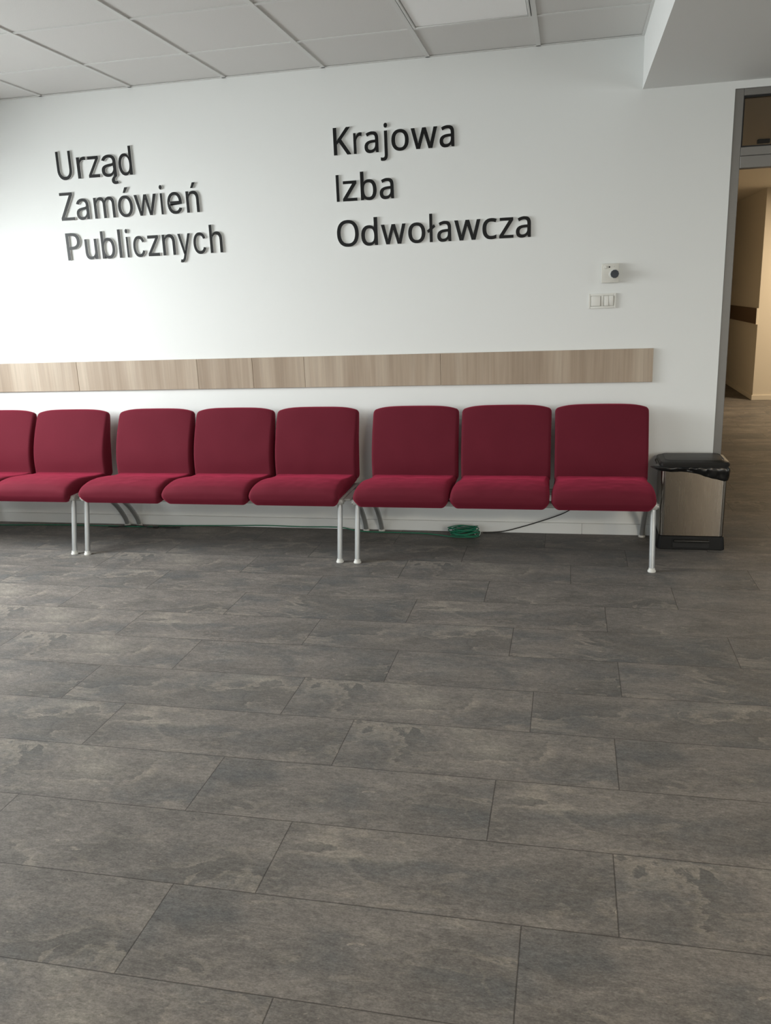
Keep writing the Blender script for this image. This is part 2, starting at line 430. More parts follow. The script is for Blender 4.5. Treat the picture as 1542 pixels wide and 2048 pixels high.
def warp_back(ph):
    def f(v, u, q):
        top = sst(.60, .80, v.z)
        v.z -= .022*top*abs(u)**5 - .004*top*(1-u*u)
        v.x *= 1+.008*top
        if q.y < 0:
            v.y -= .006*(1-u*u)*sst(.40, .5, v.z)
            v.y += .0035*noise.noise(Vector((v.x*7+ph, v.z*8, ph)))*(1-abs(u)**6)
        return v
    return f
def warp_seat(ph):
    def f(v, u, q):
        front = sst(-.40, -.66, v.y)
        low = sst(.372, .315, v.z)*front
        v.x *= 1 + .045*front*(1-.0*low) - .075*low
        if q.z > -.2:
            v.z += (.021*(1-u**4)*sst(-.24, -.52, v.y))*max(0, min(1, (v.z-.33)/.08))
            w = noise.noise(Vector((v.x*9+ph, v.y*9, ph)))+.5*noise.noise(Vector((v.x*22-ph, v.y*30, ph)))
            v.z += .0046*w*(1-abs(u)**6)*sst(-.2, -.3, v.y)
            c = abs(v.y+.38+.05*math.sin(v.x*11+ph)+.03*noise.noise(Vector((v.x*14, ph, 0))))
            v.z -= .0040*math.exp(-(c/.010)**2)*max(0, noise.noise(Vector((v.x*6+ph, 3.3, ph)))+.15)*(1-abs(u)**4)
        return v
    return f
seat_kinds = [(cushion(BACK, .258, .016, warp_back(k*3.1)), cushion(SEAT, .254, .024, warp_seat(k*5.7+1))) for k in range(3)]
def mesh_of(name, bm, m, ang=50):
    o = obj(name, bm, m, None, ang); C.objects.unlink(o); me = o.data; bpy.data.objects.remove(o); return me
back_me = [mesh_of('backrest', a, fabric_m) for a, b in seat_kinds]
seat_me = [mesh_of('seat', b, fabric_m) for a, b in seat_kinds]
FRONT = [(-.686,0.004),(-.676,.06),(-.662,.13),(-.648,.20),(-.636,.26),(-.626,.32),(-.620,.345)]
REAR = [(-.042,0.004),(-.050,.030),(-.068,.066),(-.113,.125),(-.165,.178),(-.23,.228),(-.31,.275),(-.40,.312),(-.47,.335)]
def leg_mesh(prof, name):
    bm = bmesh.new(); tube(bm, catmull([(0, y, z) for y, z in prof], 5), .0150, 16); return mesh_of(name, bm, steel_m, 60)
def foot_mesh(y):
    bm = bmesh.new(); loft(bm, [[(r*math.cos(2*PI*k/20), y+r*math.sin(2*PI*k/20), z) for k in range(20)] for r, z in ((.0205, 0), (.0215, .003), (.0205, .008), (.0165, .013), (.0160, .022))])
    return mesh_of('foot', bm, foot_m, 50)
leg_me = [leg_mesh(FRONT, 'leg'), leg_mesh(REAR, 'leg')]; foot_me = [foot_mesh(-.686), foot_mesh(-.042)]
def sub(name, me, parent, loc=(0,0,0)):
    o = bpy.data.objects.new(name, me); C.objects.link(o); o.parent = parent; o.location = loc; return o
HALF = .796
def make_end():
    bm = bmesh.new()
    box(bm, -.020, .020, -.655, -.23, .326, .358, .006, 2)
    disc(bm, (-.026, -.640, .342), .014, (1, 0, 0), .052, 16)          # bolt collar at the front
    return bm
end_me = mesh_of('end_frame', make_end(), rail_m, 40)
bm = bmesh.new(); box(bm, -HALF+.021, HALF-.021, -.52, -.48, .290, .322, .004, 1); box(bm, -HALF+.021, HALF-.021, -.30, -.262, .300, .330, .004, 1)
rails_me = [mesh_of('rail', B(-HALF+.021, HALF-.021, -.52, -.48, .292, .324, .004, 1), rail_m, 40), mesh_of('rail', B(-HALF+.021, HALF-.021, -.30, -.262, .312, .342, .004, 1), rail_m, 40)]
bm.free()
link_me = mesh_of('link_plate', B(.0205, .060, -.61, -.38, .340, .352, .002, 1), rail_m, 40)
def bench(xc, label, link_right):
    t = empty('waiting_bench', (xc, 0, 0), label, 'bench', 'rows of burgundy waiting seats')
    for i in range(3):
        k = (i+int(abs(xc)*10)) % 3
        sub('backrest', back_me[k], t, ((i-1)*.54, 0, 0)); sub('seat', seat_me[k], t, ((i-1)*.54, 0, 0))
    for s in (-1, 1):
        sub('end_frame', end_me, t, (s*HALF, 0, 0))
        for j in (0, 1):
            l = sub('leg', leg_me[j], t, (s*HALF, 0, 0)); sub('foot', foot_me[j], l)
    for r in rails_me: sub('rail', r, t)
    if link_right: sub('link_plate', link_me, t, (HALF, 0, 0))
    return t
bench(-.166, 'row of three burgundy upholstered seats on silver legs, beside the steel bin', False)
bench(-1.860, 'row of three burgundy upholstered seats on silver legs, the middle one of the three rows', True)
bench(-3.540, 'row of burgundy upholstered seats cut off by the left edge of the photo', True)

# ================================================================== WALL LETTERS
GA = {'U': [[259,-8,220,-6,186,2,154,15,126,33,103,55,85,80,71,108,63,140,60,173,60,509,124,509,124,178,126,155,132,133,141,113,153,95,169,80,187,68,208,59,232,53,259,52,285,53,309,59,331,68,349,80,364,95,377,113,385,133,391,155,393,178,393,509,457,509,457,173,454,140,446,108,433,80,414,55,391,33,363,15,332,2,297,-6]],
'r': [[53,0,53,379,112,379,112,321,115,321,124,339,137,354,152,367,171,377,191,383,213,385,229,384,243,384,243,322,230,324,207,326,190,324,174,321,159,315,146,306,135,296,126,284,119,269,115,254,114,237,114,0]],
'z': [[42,0,42,46,254,320,254,323,48,323,48,379,333,379,333,331,126,60,126,56,339,56,339,0]],
'ą': [[160,-9,137,-7,115,-3,94,5,76,15,60,29,48,45,38,63,32,84,30,108,32,128,36,146,43,161,53,174,64,184,78,193,92,200,108,206,125,211,178,220,234,227,247,229,257,231,265,235,271,240,274,246,276,255,276,257,275,272,272,285,267,297,260,307,251,315,240,322,227,327,212,330,196,331,178,330,163,327,149,322,137,316,127,309,118,301,110,292,104,283,100,274,41,291,51,313,64,331,79,346,95,358,114,368,133,375,153,380,173,383,194,384,208,384,223,382,239,379,255,375,271,369,286,360,300,350,312,336,322,320,330,301,335,278,337,251,337,0,277,0,277,52,272,52,267,43,260,34,252,25,242,16,229,8,215,1,199,-4,181,-7],[170,45,192,47,211,51,228,59,242,68,254,80,263,93,270,108,274,122,276,138,276,190,272,187,267,184,259,182,231,176,200,171,175,168,161,166,147,163,134,159,122,153,112,147,103,139,97,130,93,118,92,105,93,93,96,82,102,72,109,64,119,57,130,52,142,48,156,46],[297,-145,277,-143,258,-138,242,-128,229,-115,221,-99,219,-79,220,-63,225,-48,234,-34,245,-20,259,-7,276,5,337,0,297,-32,287,-43,282,-54,280,-68,281,-75,283,-81,287,-87,292,-91,300,-93,308,-94,326,-91,339,-86,357,-130,332,-140,322,-143,310,-145]],
'd': [[195,-8,165,-6,137,3,111,16,89,34,70,57,55,84,43,116,36,151,34,189,36,227,43,261,55,293,70,320,89,342,112,361,137,374,165,382,196,384,218,383,237,379,253,373,267,364,278,355,287,346,306,319,311,319,311,509,372,509,372,0,313,0,313,59,307,59,287,31,277,21,266,12,252,4,236,-3,217,-7],[205,47,226,49,246,55,263,65,278,78,290,95,299,115,306,138,310,162,312,189,310,216,306,241,300,263,290,282,278,299,263,312,246,322,227,328,205,330,182,328,162,322,145,311,130,298,118,281,108,261,102,239,98,215,96,189,98,163,102,139,109,117,118,97,130,80,145,66,162,55,182,49]],
'Z': [[40,0,40,50,312,455,52,455,52,509,395,509,395,459,122,54,399,54,399,0]],
'a': [[160,-9,137,-7,115,-3,94,5,76,15,60,29,48,45,38,63,32,84,30,108,32,128,36,146,43,161,53,174,64,184,78,193,92,200,108,206,125,211,178,220,234,227,247,229,257,231,265,235,271,240,274,246,276,255,276,257,275,272,272,285,267,297,260,307,251,315,240,322,227,327,212,330,196,331,178,330,163,327,149,322,137,316,127,309,118,301,110,292,104,283,100,274,41,291,51,313,64,331,79,346,95,358,114,368,133,375,153,380,173,383,194,384,208,384,223,382,239,379,255,375,271,369,286,360,300,350,312,336,322,320,330,301,335,278,337,251,337,0,277,0,277,52,272,52,267,43,260,34,252,25,242,16,229,8,215,1,199,-4,181,-7],[170,45,192,47,211,51,228,59,242,68,254,80,263,93,270,108,274,122,276,138,276,190,272,187,267,184,259,182,231,176,200,171,175,168,161,166,147,163,134,159,122,153,112,147,103,139,97,130,93,118,92,105,93,93,96,82,102,72,109,64,119,57,130,52,142,48,156,46]],
'm': [[53,0,53,379,112,379,112,295,108,295,114,314,122,331,132,346,144,358,158,368,172,376,187,382,203,385,219,386,245,383,268,375,287,361,303,342,314,320,321,295,312,295,318,312,326,329,337,343,350,356,364,366,381,375,398,381,417,385,437,386,458,385,478,380,497,372,514,361,529,346,541,328,550,307,555,283,557,255,557,0,496,0,496,254,493,279,485,298,473,313,456,323,438,329,419,330,402,329,387,326,374,320,363,312,353,302,345,290,340,277,336,263,335,247,335,0,274,0,274,260,272,280,265,297,253,311,238,322,220,328,199,330,185,329,171,326,158,320,145,312,135,302,126,289,119,274,115,257,114,238,114,0]],
'ó': [[207,-8,174,-5,144,3,117,16,93,35,72,58,56,85,44,116,37,150,34,187,37,225,44,260,56,291,72,318,93,341,117,360,144,374,174,382,207,384,241,382,271,374,299,360,323,341,343,318,359,291,371,260,379,225,381,187,379,150,371,116,359,85,343,58,323,35,299,16,271,3,241,-5],[207,46,231,49,252,55,270,66,285,80,298,97,307,117,314,139,318,163,319,187,318,212,314,236,307,258,298,278,285,296,270,310,252,321,231,328,207,330,184,328,163,321,145,310,130,296,118,278,108,258,102,236,98,212,96,187,98,163,102,139,108,117,118,97,130,80,145,66,163,55,184,49],[181,429,228,529,297,529,231,429]],
'w': [[138,0,23,379,87,379,133,214,154,137,175,41,165,41,186,135,206,214,252,379,316,379,362,214,382,136,402,41,391,41,413,135,434,214,480,379,545,379,429,0,368,0,319,172,305,225,291,280,277,338,291,338,277,280,263,225,248,172,199,0]],
'i': [[53,0,53,379,114,379,114,0],[84,443,73,444,63,448,54,455,47,463,43,472,41,483,43,494,47,504,54,512,63,518,73,522,84,524,95,522,105,518,114,512,121,504,125,494,126,483,125,472,121,463,114,455,105,448,95,444]],
'e': [[212,-8,177,-5,145,3,117,16,92,35,72,58,56,85,44,116,37,150,34,187,36,224,44,258,55,290,71,317,91,340,115,359,142,373,172,382,205,384,226,383,246,380,266,374,285,366,303,355,319,341,334,324,347,305,357,282,365,256,370,227,371,194,371,169,75,169,75,221,338,221,310,202,308,226,304,248,298,269,288,286,277,301,263,314,246,323,227,328,205,330,183,328,164,323,146,313,131,301,119,286,109,270,102,251,97,231,96,211,96,178,98,151,102,127,110,106,121,88,135,73,151,61,169,53,190,48,212,46,227,47,241,49,254,53,265,58,276,65,285,73,294,82,300,93,306,105,365,91,358,72,348,55,335,39,320,26,302,14,283,4,261,-3,237,-7]],
'ń': [[114,227,114,0,53,0,53,379,112,379,112,287,102,287,116,319,132,344,152,362,175,374,200,382,227,384,252,383,275,377,295,369,313,356,328,340,341,321,350,298,355,271,357,240,357,0,296,0,296,235,293,263,286,286,273,304,256,318,235,326,210,329,192,328,176,324,161,317,147,308,136,297,126,283,119,266,115,248],[178,429,226,529,294,529,228,429]],
'P': [[203,509,251,506,290,499,322,487,349,469,369,448,383,422,392,393,394,359,394,338,390,318,385,298,376,281,365,263,351,247,333,233,312,221,288,211,259,204,227,200,192,198,133,198,133,0,69,0,69,509],[198,454,133,454,133,253,185,253,215,254,242,258,265,263,284,272,300,282,313,297,322,313,327,333,329,356,325,386,314,410,297,430,272,443,239,451]],
'u': [[182,-5,158,-3,135,2,115,11,97,23,82,39,69,59,60,82,54,109,53,139,53,379,114,379,114,144,116,117,124,94,137,75,154,61,175,53,200,50,218,51,234,55,249,62,263,71,274,83,283,97,290,113,295,132,296,153,296,379,357,379,357,0,298,0,298,92,307,92,294,60,277,35,257,17,234,5,209,-3]],
'b': [[229,-8,208,-7,189,-3,172,4,159,12,147,21,138,31,118,59,112,59,112,0,53,0,53,509,114,509,114,319,118,319,137,346,147,355,158,364,171,373,188,379,207,383,229,384,259,382,287,374,313,361,335,342,354,320,370,293,381,261,388,227,390,189,388,151,381,116,370,84,355,57,336,34,313,16,288,3,260,-6],[220,47,242,49,262,55,279,66,294,80,306,97,316,117,323,139,327,163,328,189,327,215,323,239,316,261,307,281,295,298,280,311,262,322,243,328,220,330,198,328,178,322,161,312,147,299,134,282,125,263,118,241,114,216,113,189,114,162,118,138,125,115,135,95,147,78,162,65,179,55,198,49]],
'l': [[60,0,60,524,124,524,124,0]],
'c': [[207,-8,174,-5,144,3,117,16,93,35,72,58,56,85,44,116,37,150,34,187,37,225,44,260,56,291,72,318,93,341,117,360,144,374,174,382,207,384,226,384,243,381,260,377,276,371,291,364,305,356,318,346,330,335,340,322,349,308,356,293,362,277,303,262,300,272,295,281,290,289,284,297,278,304,270,311,261,316,252,321,242,325,231,328,220,329,207,330,184,328,163,321,145,310,130,296,118,278,108,258,102,236,98,212,96,187,98,163,102,139,108,117,118,97,130,80,145,66,163,55,184,49,207,46,220,47,232,49,243,52,253,55,262,60,271,66,279,73,285,80,292,89,297,98,301,107,304,117,363,102,357,86,350,70,341,56,331,43,319,32,306,21,292,12,277,5,261,-1,244,-5,226,-7]],
'n': [[114,227,114,0,53,0,53,379,112,379,112,287,102,287,116,319,132,344,152,362,175,374,200,382,227,384,252,383,275,377,295,369,313,356,328,340,341,321,350,298,355,271,357,240,357,0,296,0,296,235,293,263,286,286,273,304,256,318,235,326,210,329,192,328,176,324,161,317,147,308,136,297,126,283,119,266,115,248]],
'y': [[47,-139,61,-86,71,-87,83,-89,94,-90,104,-89,113,-86,122,-81,130,-74,138,-64,145,-51,151,-36,163,-1,17,379,84,379,165,155,173,132,180,109,187,87,206,21,184,21,202,87,224,155,305,379,371,379,204,-58,196,-77,187,-93,177,-107,165,-119,153,-128,139,-136,125,-141,109,-144,91,-145,65,-143]],
'h': [[114,227,114,0,53,0,53,509,114,509,114,287,102,287,116,319,132,344,152,362,175,374,200,382,227,384,252,383,275,377,295,369,313,356,328,340,341,321,350,298,355,271,357,240,357,0,296,0,296,235,293,263,286,286,273,304,256,318,235,326,210,329,192,328,176,324,161,317,147,308,136,297,126,283,119,266,115,248]]}
GB = {'K': [[496,0,411,0,209,273,150,222,150,0,78,0,78,573,150,573,150,290,199,345,249,399,403,573,488,573,261,323]],
'r': [[269,438,295,437,319,433,310,368,287,372,264,374,248,373,232,369,217,363,202,355,189,346,176,334,166,321,156,305,149,289,143,270,140,251,139,229,139,0,68,0,68,430,126,430,134,351,137,351,147,367,158,381,170,395,183,407,198,418,214,426,231,433,249,437]],
'a': [[231,437,279,433,318,422,347,403,368,375,381,338,385,293,385,0,334,0,320,61,317,61,304,46,292,33,279,22,265,13,250,5,234,-1,216,-5,195,-7,172,-8,148,-7,124,-2,103,6,84,16,68,30,55,48,45,68,39,92,37,119,40,150,50,176,65,199,87,219,127,238,179,251,243,257,316,259,316,285,313,317,306,342,293,359,275,371,253,378,227,380,205,379,183,376,163,370,143,363,124,355,106,347,84,400,104,410,126,419,151,426,177,432,204,436],[252,208,204,203,167,195,141,182,124,165,113,144,110,119,112,97,120,79,132,66,148,56,167,51,188,49,223,52,253,62,279,79,299,103,311,134,315,172,315,210]],
'j': [[18,-192,5,-192,-7,-191,-18,-190,-44,-183,-44,-126,-19,-132,9,-134,25,-132,39,-128,51,-120,61,-108,66,-90,68,-67,68,430,139,430,139,-64,137,-90,133,-113,126,-133,116,-151,103,-166,87,-177,67,-186,44,-191],[63,546,64,560,68,572,75,580,83,586,93,590,104,591,115,590,124,586,133,580,140,572,144,560,145,546,144,532,140,521,133,512,124,506,115,502,104,501,93,502,83,506,75,512,68,521,64,532]],
'o': [[442,216,440,181,436,150,428,121,417,95,404,71,388,51,369,33,348,18,324,7,299,-1,271,-6,241,-8,214,-6,188,-1,163,7,140,18,119,33,100,51,84,71,70,95,59,121,51,150,46,181,44,216,47,261,55,301,68,336,87,367,110,392,137,412,169,426,204,435,244,438,281,435,316,426,347,412,374,392,398,367,417,336,431,301,439,261],[117,216,119,184,123,154,130,128,141,105,155,86,172,71,192,59,216,53,243,51,270,53,294,59,314,71,331,86,345,105,356,128,363,154,367,184,369,216,367,248,363,277,355,303,345,325,331,344,314,359,294,370,270,376,242,379,212,376,185,368,164,354,147,335,130,303,120,263]],
'w': [[346,243,336,276,328,308,321,335,316,357,313,357,308,335,302,307,294,275,284,242,207,1,127,1,9,431,82,431,141,201,153,154,163,109,169,73,172,73,178,97,185,128,193,160,201,188,277,431,354,431,428,188,440,149,451,109,457,74,460,74,466,108,477,153,489,201,549,431,621,431,502,1,419,1]],
'I': [[78,0,78,573,160,573,160,0]],
'z': [[346,0,31,0,31,47,262,375,45,375,45,430,340,430,340,377,112,55,346,55]],
'b': [[139,461,138,410,135,373,139,373,153,390,169,405,189,419,213,429,240,435,272,437,310,434,344,423,374,406,401,381,422,350,437,312,446,267,449,215,447,168,439,127,427,91,410,61,390,36,365,17,337,3,306,-5,272,-8,240,-6,213,0,189,10,169,24,153,38,139,55,133,55,119,0,68,0,68,609,139,609],[260,379,231,377,207,371,188,361,172,348,159,330,150,308,144,282,140,252,139,217,139,214,142,165,150,125,165,93,181,74,202,61,229,53,261,51,288,53,312,61,332,74,348,93,363,126,373,166,376,216,373,265,363,306,348,338,331,356,311,368,288,376]],
'O': [[577,287,576,244,570,204,561,166,547,132,531,101,510,73,486,49,459,29,428,13,393,1,355,-6,314,-8,271,-6,232,1,196,13,165,29,138,49,114,73,94,101,78,132,65,167,56,204,51,245,49,288,52,344,62,396,78,442,100,482,130,517,166,545,208,565,258,577,314,581,369,577,417,565,459,545,495,517,524,483,547,442,564,396,574,344],[125,287,127,241,134,200,145,163,161,131,182,104,207,83,238,67,273,58,314,55,354,58,390,67,420,83,445,104,465,131,481,163,492,200,499,241,501,287,498,338,490,384,476,423,456,457,431,484,398,503,360,514,314,518,274,515,238,506,207,490,182,469,161,443,145,411,134,374,127,333]],
'd': [[221,-8,182,-5,148,6,118,23,92,48,71,79,56,117,47,162,44,214,47,266,56,311,71,350,93,381,119,406,149,424,183,434,221,438,243,437,262,434,280,429,296,423,310,416,323,407,335,397,345,386,354,374,359,374,356,405,354,438,354,609,425,609,425,0,368,0,358,58,354,58,345,46,335,35,323,24,310,15,296,7,279,1,262,-4,242,-7],[232,51,273,55,305,67,328,88,343,117,352,154,355,200,355,213,352,263,343,304,329,336,313,355,291,369,264,377,231,379,204,376,181,368,162,354,146,334,130,300,120,260,117,213,120,165,130,125,146,93,162,74,181,61,205,53]],
'ł': [[63,0,63,229,22,203,-7,250,63,295,63,609,133,609,133,341,184,376,214,329,133,274,133,0]],
'c': [[241,-8,204,-5,170,2,139,15,112,34,88,58,69,87,55,123,47,165,44,213,47,262,56,305,71,342,90,372,114,396,142,415,174,428,208,435,245,438,267,437,288,435,309,431,328,426,344,421,358,415,337,356,292,370,275,373,259,375,244,376,217,374,193,368,172,358,155,343,141,325,131,303,123,277,119,247,117,213,119,181,123,152,131,126,141,104,155,86,172,71,191,61,214,55,240,53,262,54,283,56,302,60,319,65,336,71,351,78,351,15,336,8,320,3,304,-2,285,-5,264,-7]]}
LAY = [('Urząd', 2.228, [[-2.949, -2.847], [-2.811, -2.748], [-2.736, -2.659], [-2.645, -2.538], [-2.528, -2.438]]),
('Zamówień', 1.988, [[-2.962, -2.867], [-2.852, -2.763], [-2.728, -2.584], [-2.563, -2.462], [-2.451, -2.301], [-2.278, -2.258], [-2.231, -2.134], [-2.106, -2.022]]),
('Publicznych', 1.747, [[-2.953, -2.855], [-2.824, -2.739], [-2.709, -2.616], [-2.59, -2.57], [-2.538, -2.519], [-2.49, -2.411], [-2.391, -2.314], [-2.291, -2.205], [-2.186, -2.102], [-2.084, -2.002], [-1.975, -1.893]]),
('Krajowa', 2.249, [[-1.161, -1.056], [-1.042, -0.99], [-0.978, -0.895], [-0.885, -0.841], [-0.82, -0.719], [-0.707, -0.555], [-0.544, -0.46]]),
('Izba', 1.996, [[-1.158, -1.14], [-1.12, -1.033], [-1.012, -0.916], [-0.899, -0.815]]),
('Odwoławcza', 1.744, [[-1.167, -1.034], [-1.02, -0.92], [-0.9, -0.752], [-0.739, -0.637], [-0.628, -0.578], [-0.569, -0.487], [-0.469, -0.318], [-0.308, -0.226], [-0.213, -0.132], [-0.119, -0.035]])]
def split(polys):
    """group contours into (outer, holes)"""
    def ar(p): return sum(p[i][0]*p[(i+1) % len(p)][1]-p[(i+1) % len(p)][0]*p[i][1] for i in range(len(p)))
    big = [p for p in polys]; sg = [ar(p) for p in big]
    ref = sg[max(range(len(sg)), key=lambda i: abs(sg[i]))]
    outs = [[p, []] for p, a in zip(big, sg) if a*ref > 0]
    for p, a in zip(big, sg):
        if a*ref < 0:
            x, y = p[0]
            best = None
            for o in outs:
                xs_, ys_ = [q[0] for q in o[0]], [q[1] for q in o[0]]
                if min(xs_) <= x <= max(xs_) and min(ys_) <= y <= max(ys_): best = best or o
            (best or outs[0])[1].append(p)
    return outs
def fatten(p, dx, dy, sign):
    out = []; n = len(p)
    for i in range(n):
        a, b = Vector(p[i])-Vector(p[i-1]), Vector(p[(i+1) % n])-Vector(p[i])
        a.normalize(); b.normalize(); na, nb = Vector((a.y, -a.x)), Vector((b.y, -b.x))
        m = (na+nb); L = m.length
        m = m/L/max(.5, L/2) if L > .2 else na
        out.append((p[i][0]+m.x*dx*sign, p[i][1]+m.y*dy*sign))
    return out
def glyph_mesh(parts, depth, name):
    bm = bmesh.new()
    for outer, holes in parts:
        cu = bpy.data.curves.new('outline', 'CURVE'); cu.dimensions = '2D'; cu.fill_mode = 'BOTH'; cu.extrude = depth/2
        for p in [outer]+holes:
            s = cu.splines.new('POLY'); s.points.add(len(p)-1); s.use_cyclic_u = True
            for q, (x, y) in zip(s.points, p): q.co = (x, y, 0, 1)
        o = bpy.data.objects.new('outline', cu); C.objects.link(o)
        me = bpy.data.meshes.new_from_object(o.evaluated_get(bpy.context.evaluated_depsgraph_get()))
        bm.from_mesh(me); bpy.data.meshes.remove(me); bpy.data.objects.remove(o); bpy.data.curves.remove(cu)
    bmesh.ops.remove_doubles(bm, verts=bm.verts, dist=1e-6)
    for v in bm.verts: v.co = Vector((v.co.x, -v.co.z-depth/2-.002, v.co.y))
    bm.normal_update()
    for f in bm.faces: f.material_index = 0 if f.calc_center_median().y < -depth-.0018 else 1
    me = bpy.data.meshes.new(name); bm.to_mesh(me); bm.free(); me.materials.append(letter_m); me.materials.append(side_m)
    return me
def pairs(l): return [(l[i], l[i+1]) for i in range(0, len(l), 2)]
ACC = {'ó': 'acute_accent', 'ń': 'acute_accent', 'i': 'dot', 'j': 'dot'}
for line, (word, base, spans) in enumerate(LAY):
    left = line < 3
    G, cap_u, cap_m = (GA, 509., .165) if left else (GB, 573., .144)
    for i, ch in enumerate(word):
        x0, x1 = spans[i]
        polys = [pairs(p) for p in G[ch]]
        sgn = 1
        ar = sum(q[k][0]*q[(k+1) % len(q)][1]-q[(k+1) % len(q)][0]*q[k][1] for q in [max(polys, key=len)] for k in range(len(q)))
        sgn = 1 if ar > 0 else -1
        polys = [fatten(p, 4 if left else 9, 0 if left else 6, sgn) for p in polys]
        ax, bx = min(q[0] for p in polys for q in p), max(q[0] for p in polys for q in p)
        kx, kz = (x1-x0)/(bx-ax), cap_m/cap_u
        polys = [[((q[0]-ax)*kx, q[1]*kz) for q in p] for p in polys]
        parts = split(polys)
        marks = []
        if ch in ACC:
            thr = (.128 if left else .112)
            marks = [p for p in parts if min(q[1] for q in p[0]) > thr]; parts = [p for p in parts if p not in marks]
        wl = 'left sign' if left else 'right sign'
        if word.count(ch) > 1:
            pv, nx = (word[i-1] if i else None), (word[i+1] if i+1 < len(word) else None)
            where = 'between "%s" and "%s" in %s' % (pv, nx, word) if pv and nx else ('ending the word %s' % word if pv else 'starting the word %s' % word)
        else: where = 'starting the word %s' % word if i == 0 else ('ending the word %s' % word if i == len(word)-1 else 'inside the word %s' % word)
        o = link(bpy.data.objects.new('sign_letter', glyph_mesh(parts, .009, 'sign_letter')))
        o.location = (x0, 0, base)
        tag(o, 'raised dark letter "%s" on the wall, %s' % (ch, where), 'letter', 'raised letters of the '+wl)
        for mk in marks: link(bpy.data.objects.new(ACC[ch], glyph_mesh([mk], .009, ACC[ch])), o)

# ================================================================== SMALL THINGS ON THE WALL
t = empty('room_thermostat', (.404, 0, 1.474), 'off-white square wall control with a dark round knob, above the light switch', 'thermostat')
obj('housing', B(-.047, .047, -.030, 0, 0, .104, .003), cream_m, t, 40)
bm = bmesh.new(); loft(bm, [[(.018+r*math.cos(2*PI*k/32), y, .047+r*math.sin(2*PI*k/32)) for k in range(32)] for r, y in ((.0255, -.0295), (.0255, -.033), (.0235, -.0345))])
obj('dial_ring', bm, white_m, t, 40)
bm = bmesh.new()
loft(bm, [[(.0235+r*(1+.04*(k % 4 == 0))*math.cos(2*PI*k/40), y, .047+r*(1+.05*(k % 4 == 0))*math.sin(2*PI*k/40)) for k in range(40)] for r, y in ((.0215, -.034), (.0222, -.054), (.0205, -.059))])
box(bm, .0235-.002, .0235+.002, -.061, -.057, .050, .064)
obj('knob', bm, knob_m, t, 40)
bm = bmesh.new(); disc(bm, (-.028, -.0298, .085), .0085, (0, -1, 0), .006, 20, .0075); obj('push_button', bm, white_m, t, 40)
bm = bmesh.new(); disc(bm, (-.005, -.0298, .0855), .0042, (0, -1, 0), .0012, 16); obj('sensor_window', bm, black_m, t, 40)
bm = bmesh.new(); disc(bm, (.022, -.0298, .087), .0018, (0, -1, 0), .0008, 12); obj('indicator', bm, rail_m, t, 40)

t = empty('light_switch', (.365, 0, 1.336), 'white double light switch plate on the wall below the thermostat', 'light switch')
bm = bmesh.new()
for a, b, c, d in ((-.076, -.064, 0, .081), (.064, .076, 0, .081), (-.064, .064, 0, .011), (-.064, .064, .070, .081), (-.008, .008, .011, .070)):
    box(bm, a, b, -.011, 0, c, d, .0015, 2)
box(bm, -.066, .066, -.005, -.0002, .008, .073)
obj('switch_frame', bm, white_m, t, 40)
def rocker(x0, x1, tilt):
    bm = bmesh.new(); box(bm, x0, x1, -.0155, -.0055, .0135, .0675, .0015, 2)
    for v in bm.verts:
        if v.co.y < -.009: v.co.y += tilt*(v.co.z-.0405)
    return bm
obj('rocker', rocker(-.0615, -.0105, .06), white_m, t, 40)
obj('rocker', rocker(.0105, .0355, .06), white_m, t, 40)
obj('rocker', rocker(.0365, .0615, -.10), white_m, t, 40)

# LED panel in the suspended ceiling
t = empty('ceiling_light', (-.3, -.8217, ZC), 'square white light panel set into the grid ceiling above the right sign', 'ceiling light')
bm = bmesh.new()
for a, b, c, d in ((-.284, -.272, -.284, .284), (.272, .284, -.284, .284), (-.272, .272, -.284, -.272), (-.272, .272, .272, .284)):
    box(bm, a, b, c, d, -.003, .020, .002, 1)
obj('frame', bm, grid_m, t, 40)
obj('diffuser', B(-.2690, .2690, -.2690, .2690, .003, .012), diff_m, t)
obj('housing', B(-.287, .287, -.287, .287, .0205, .05), gask_m, t)

# unseen fixture added to carry the room's warm fill, then the corridor lamp
for loc, lb in (((2.4, -6.6, ZB), 'added square fixture for the warm fill light, under the plastered soffit'), ((3.6, 4.9, ZK), 'warm square ceiling lamp in the corridor')):
    o = obj('lamp_and_fill_fixture', B(-.47, .47, -.47, .47, -.018, -.0005, .004), diff_m); o.location = loc
    tag(o, lb, 'ceiling lamp')
o = obj('emergency_light', B(-.045, .045, -.02, .02, -.03, -.0005, .006), black_m); o.location = (1.60, 2.27, ZK)
tag(o, 'small dark fitting on the corridor ceiling, seen through the glass above the door', 'ceiling fitting')

# ================================================================== PEDAL BIN
t = empty('pedal_bin', (.875, -.155, 0), 'brushed steel pedal bin with black lid beside the right bench', 'bin')
bm = bmesh.new()
loft(bm, [rrect(0, 0, hx, hy, r, z) for hx, hy, r, z in ((.178, .124, .022, 0), (.182, .128, .024, .004), (.179, .125, .024, .050), (.176, .122, .026, .076), (.170, .116, .026, .080))])
obj('base', bm, black_m, t, 40)
bm = bmesh.new()
loft(bm, [rrect(0, 0, .1725, .119, .026, .0805, 10), rrect(0, 0, .1735, .120, .026, .25, 10), rrect(0, 0, .1745, .121, .026, .484, 10)])
obj('steel_body', bm, brushed_m, t, 35)
bm = bmesh.new()
loft(bm, [rrect(0, 0, hx, hy, r, z) for hx, hy, r, z in ((.176, .124, .03, .474), (.183, .130, .034, .478), (.185, .132, .036, .492), (.178, .126, .036, .502), (.158, .108, .04, .510), (.154, .104, .04, .507), (.151, .101, .04, .510), (.10, .065, .03, .515), (.03, .02, .01, .516))])
obj('lid', bm, lid_m, t, 28)
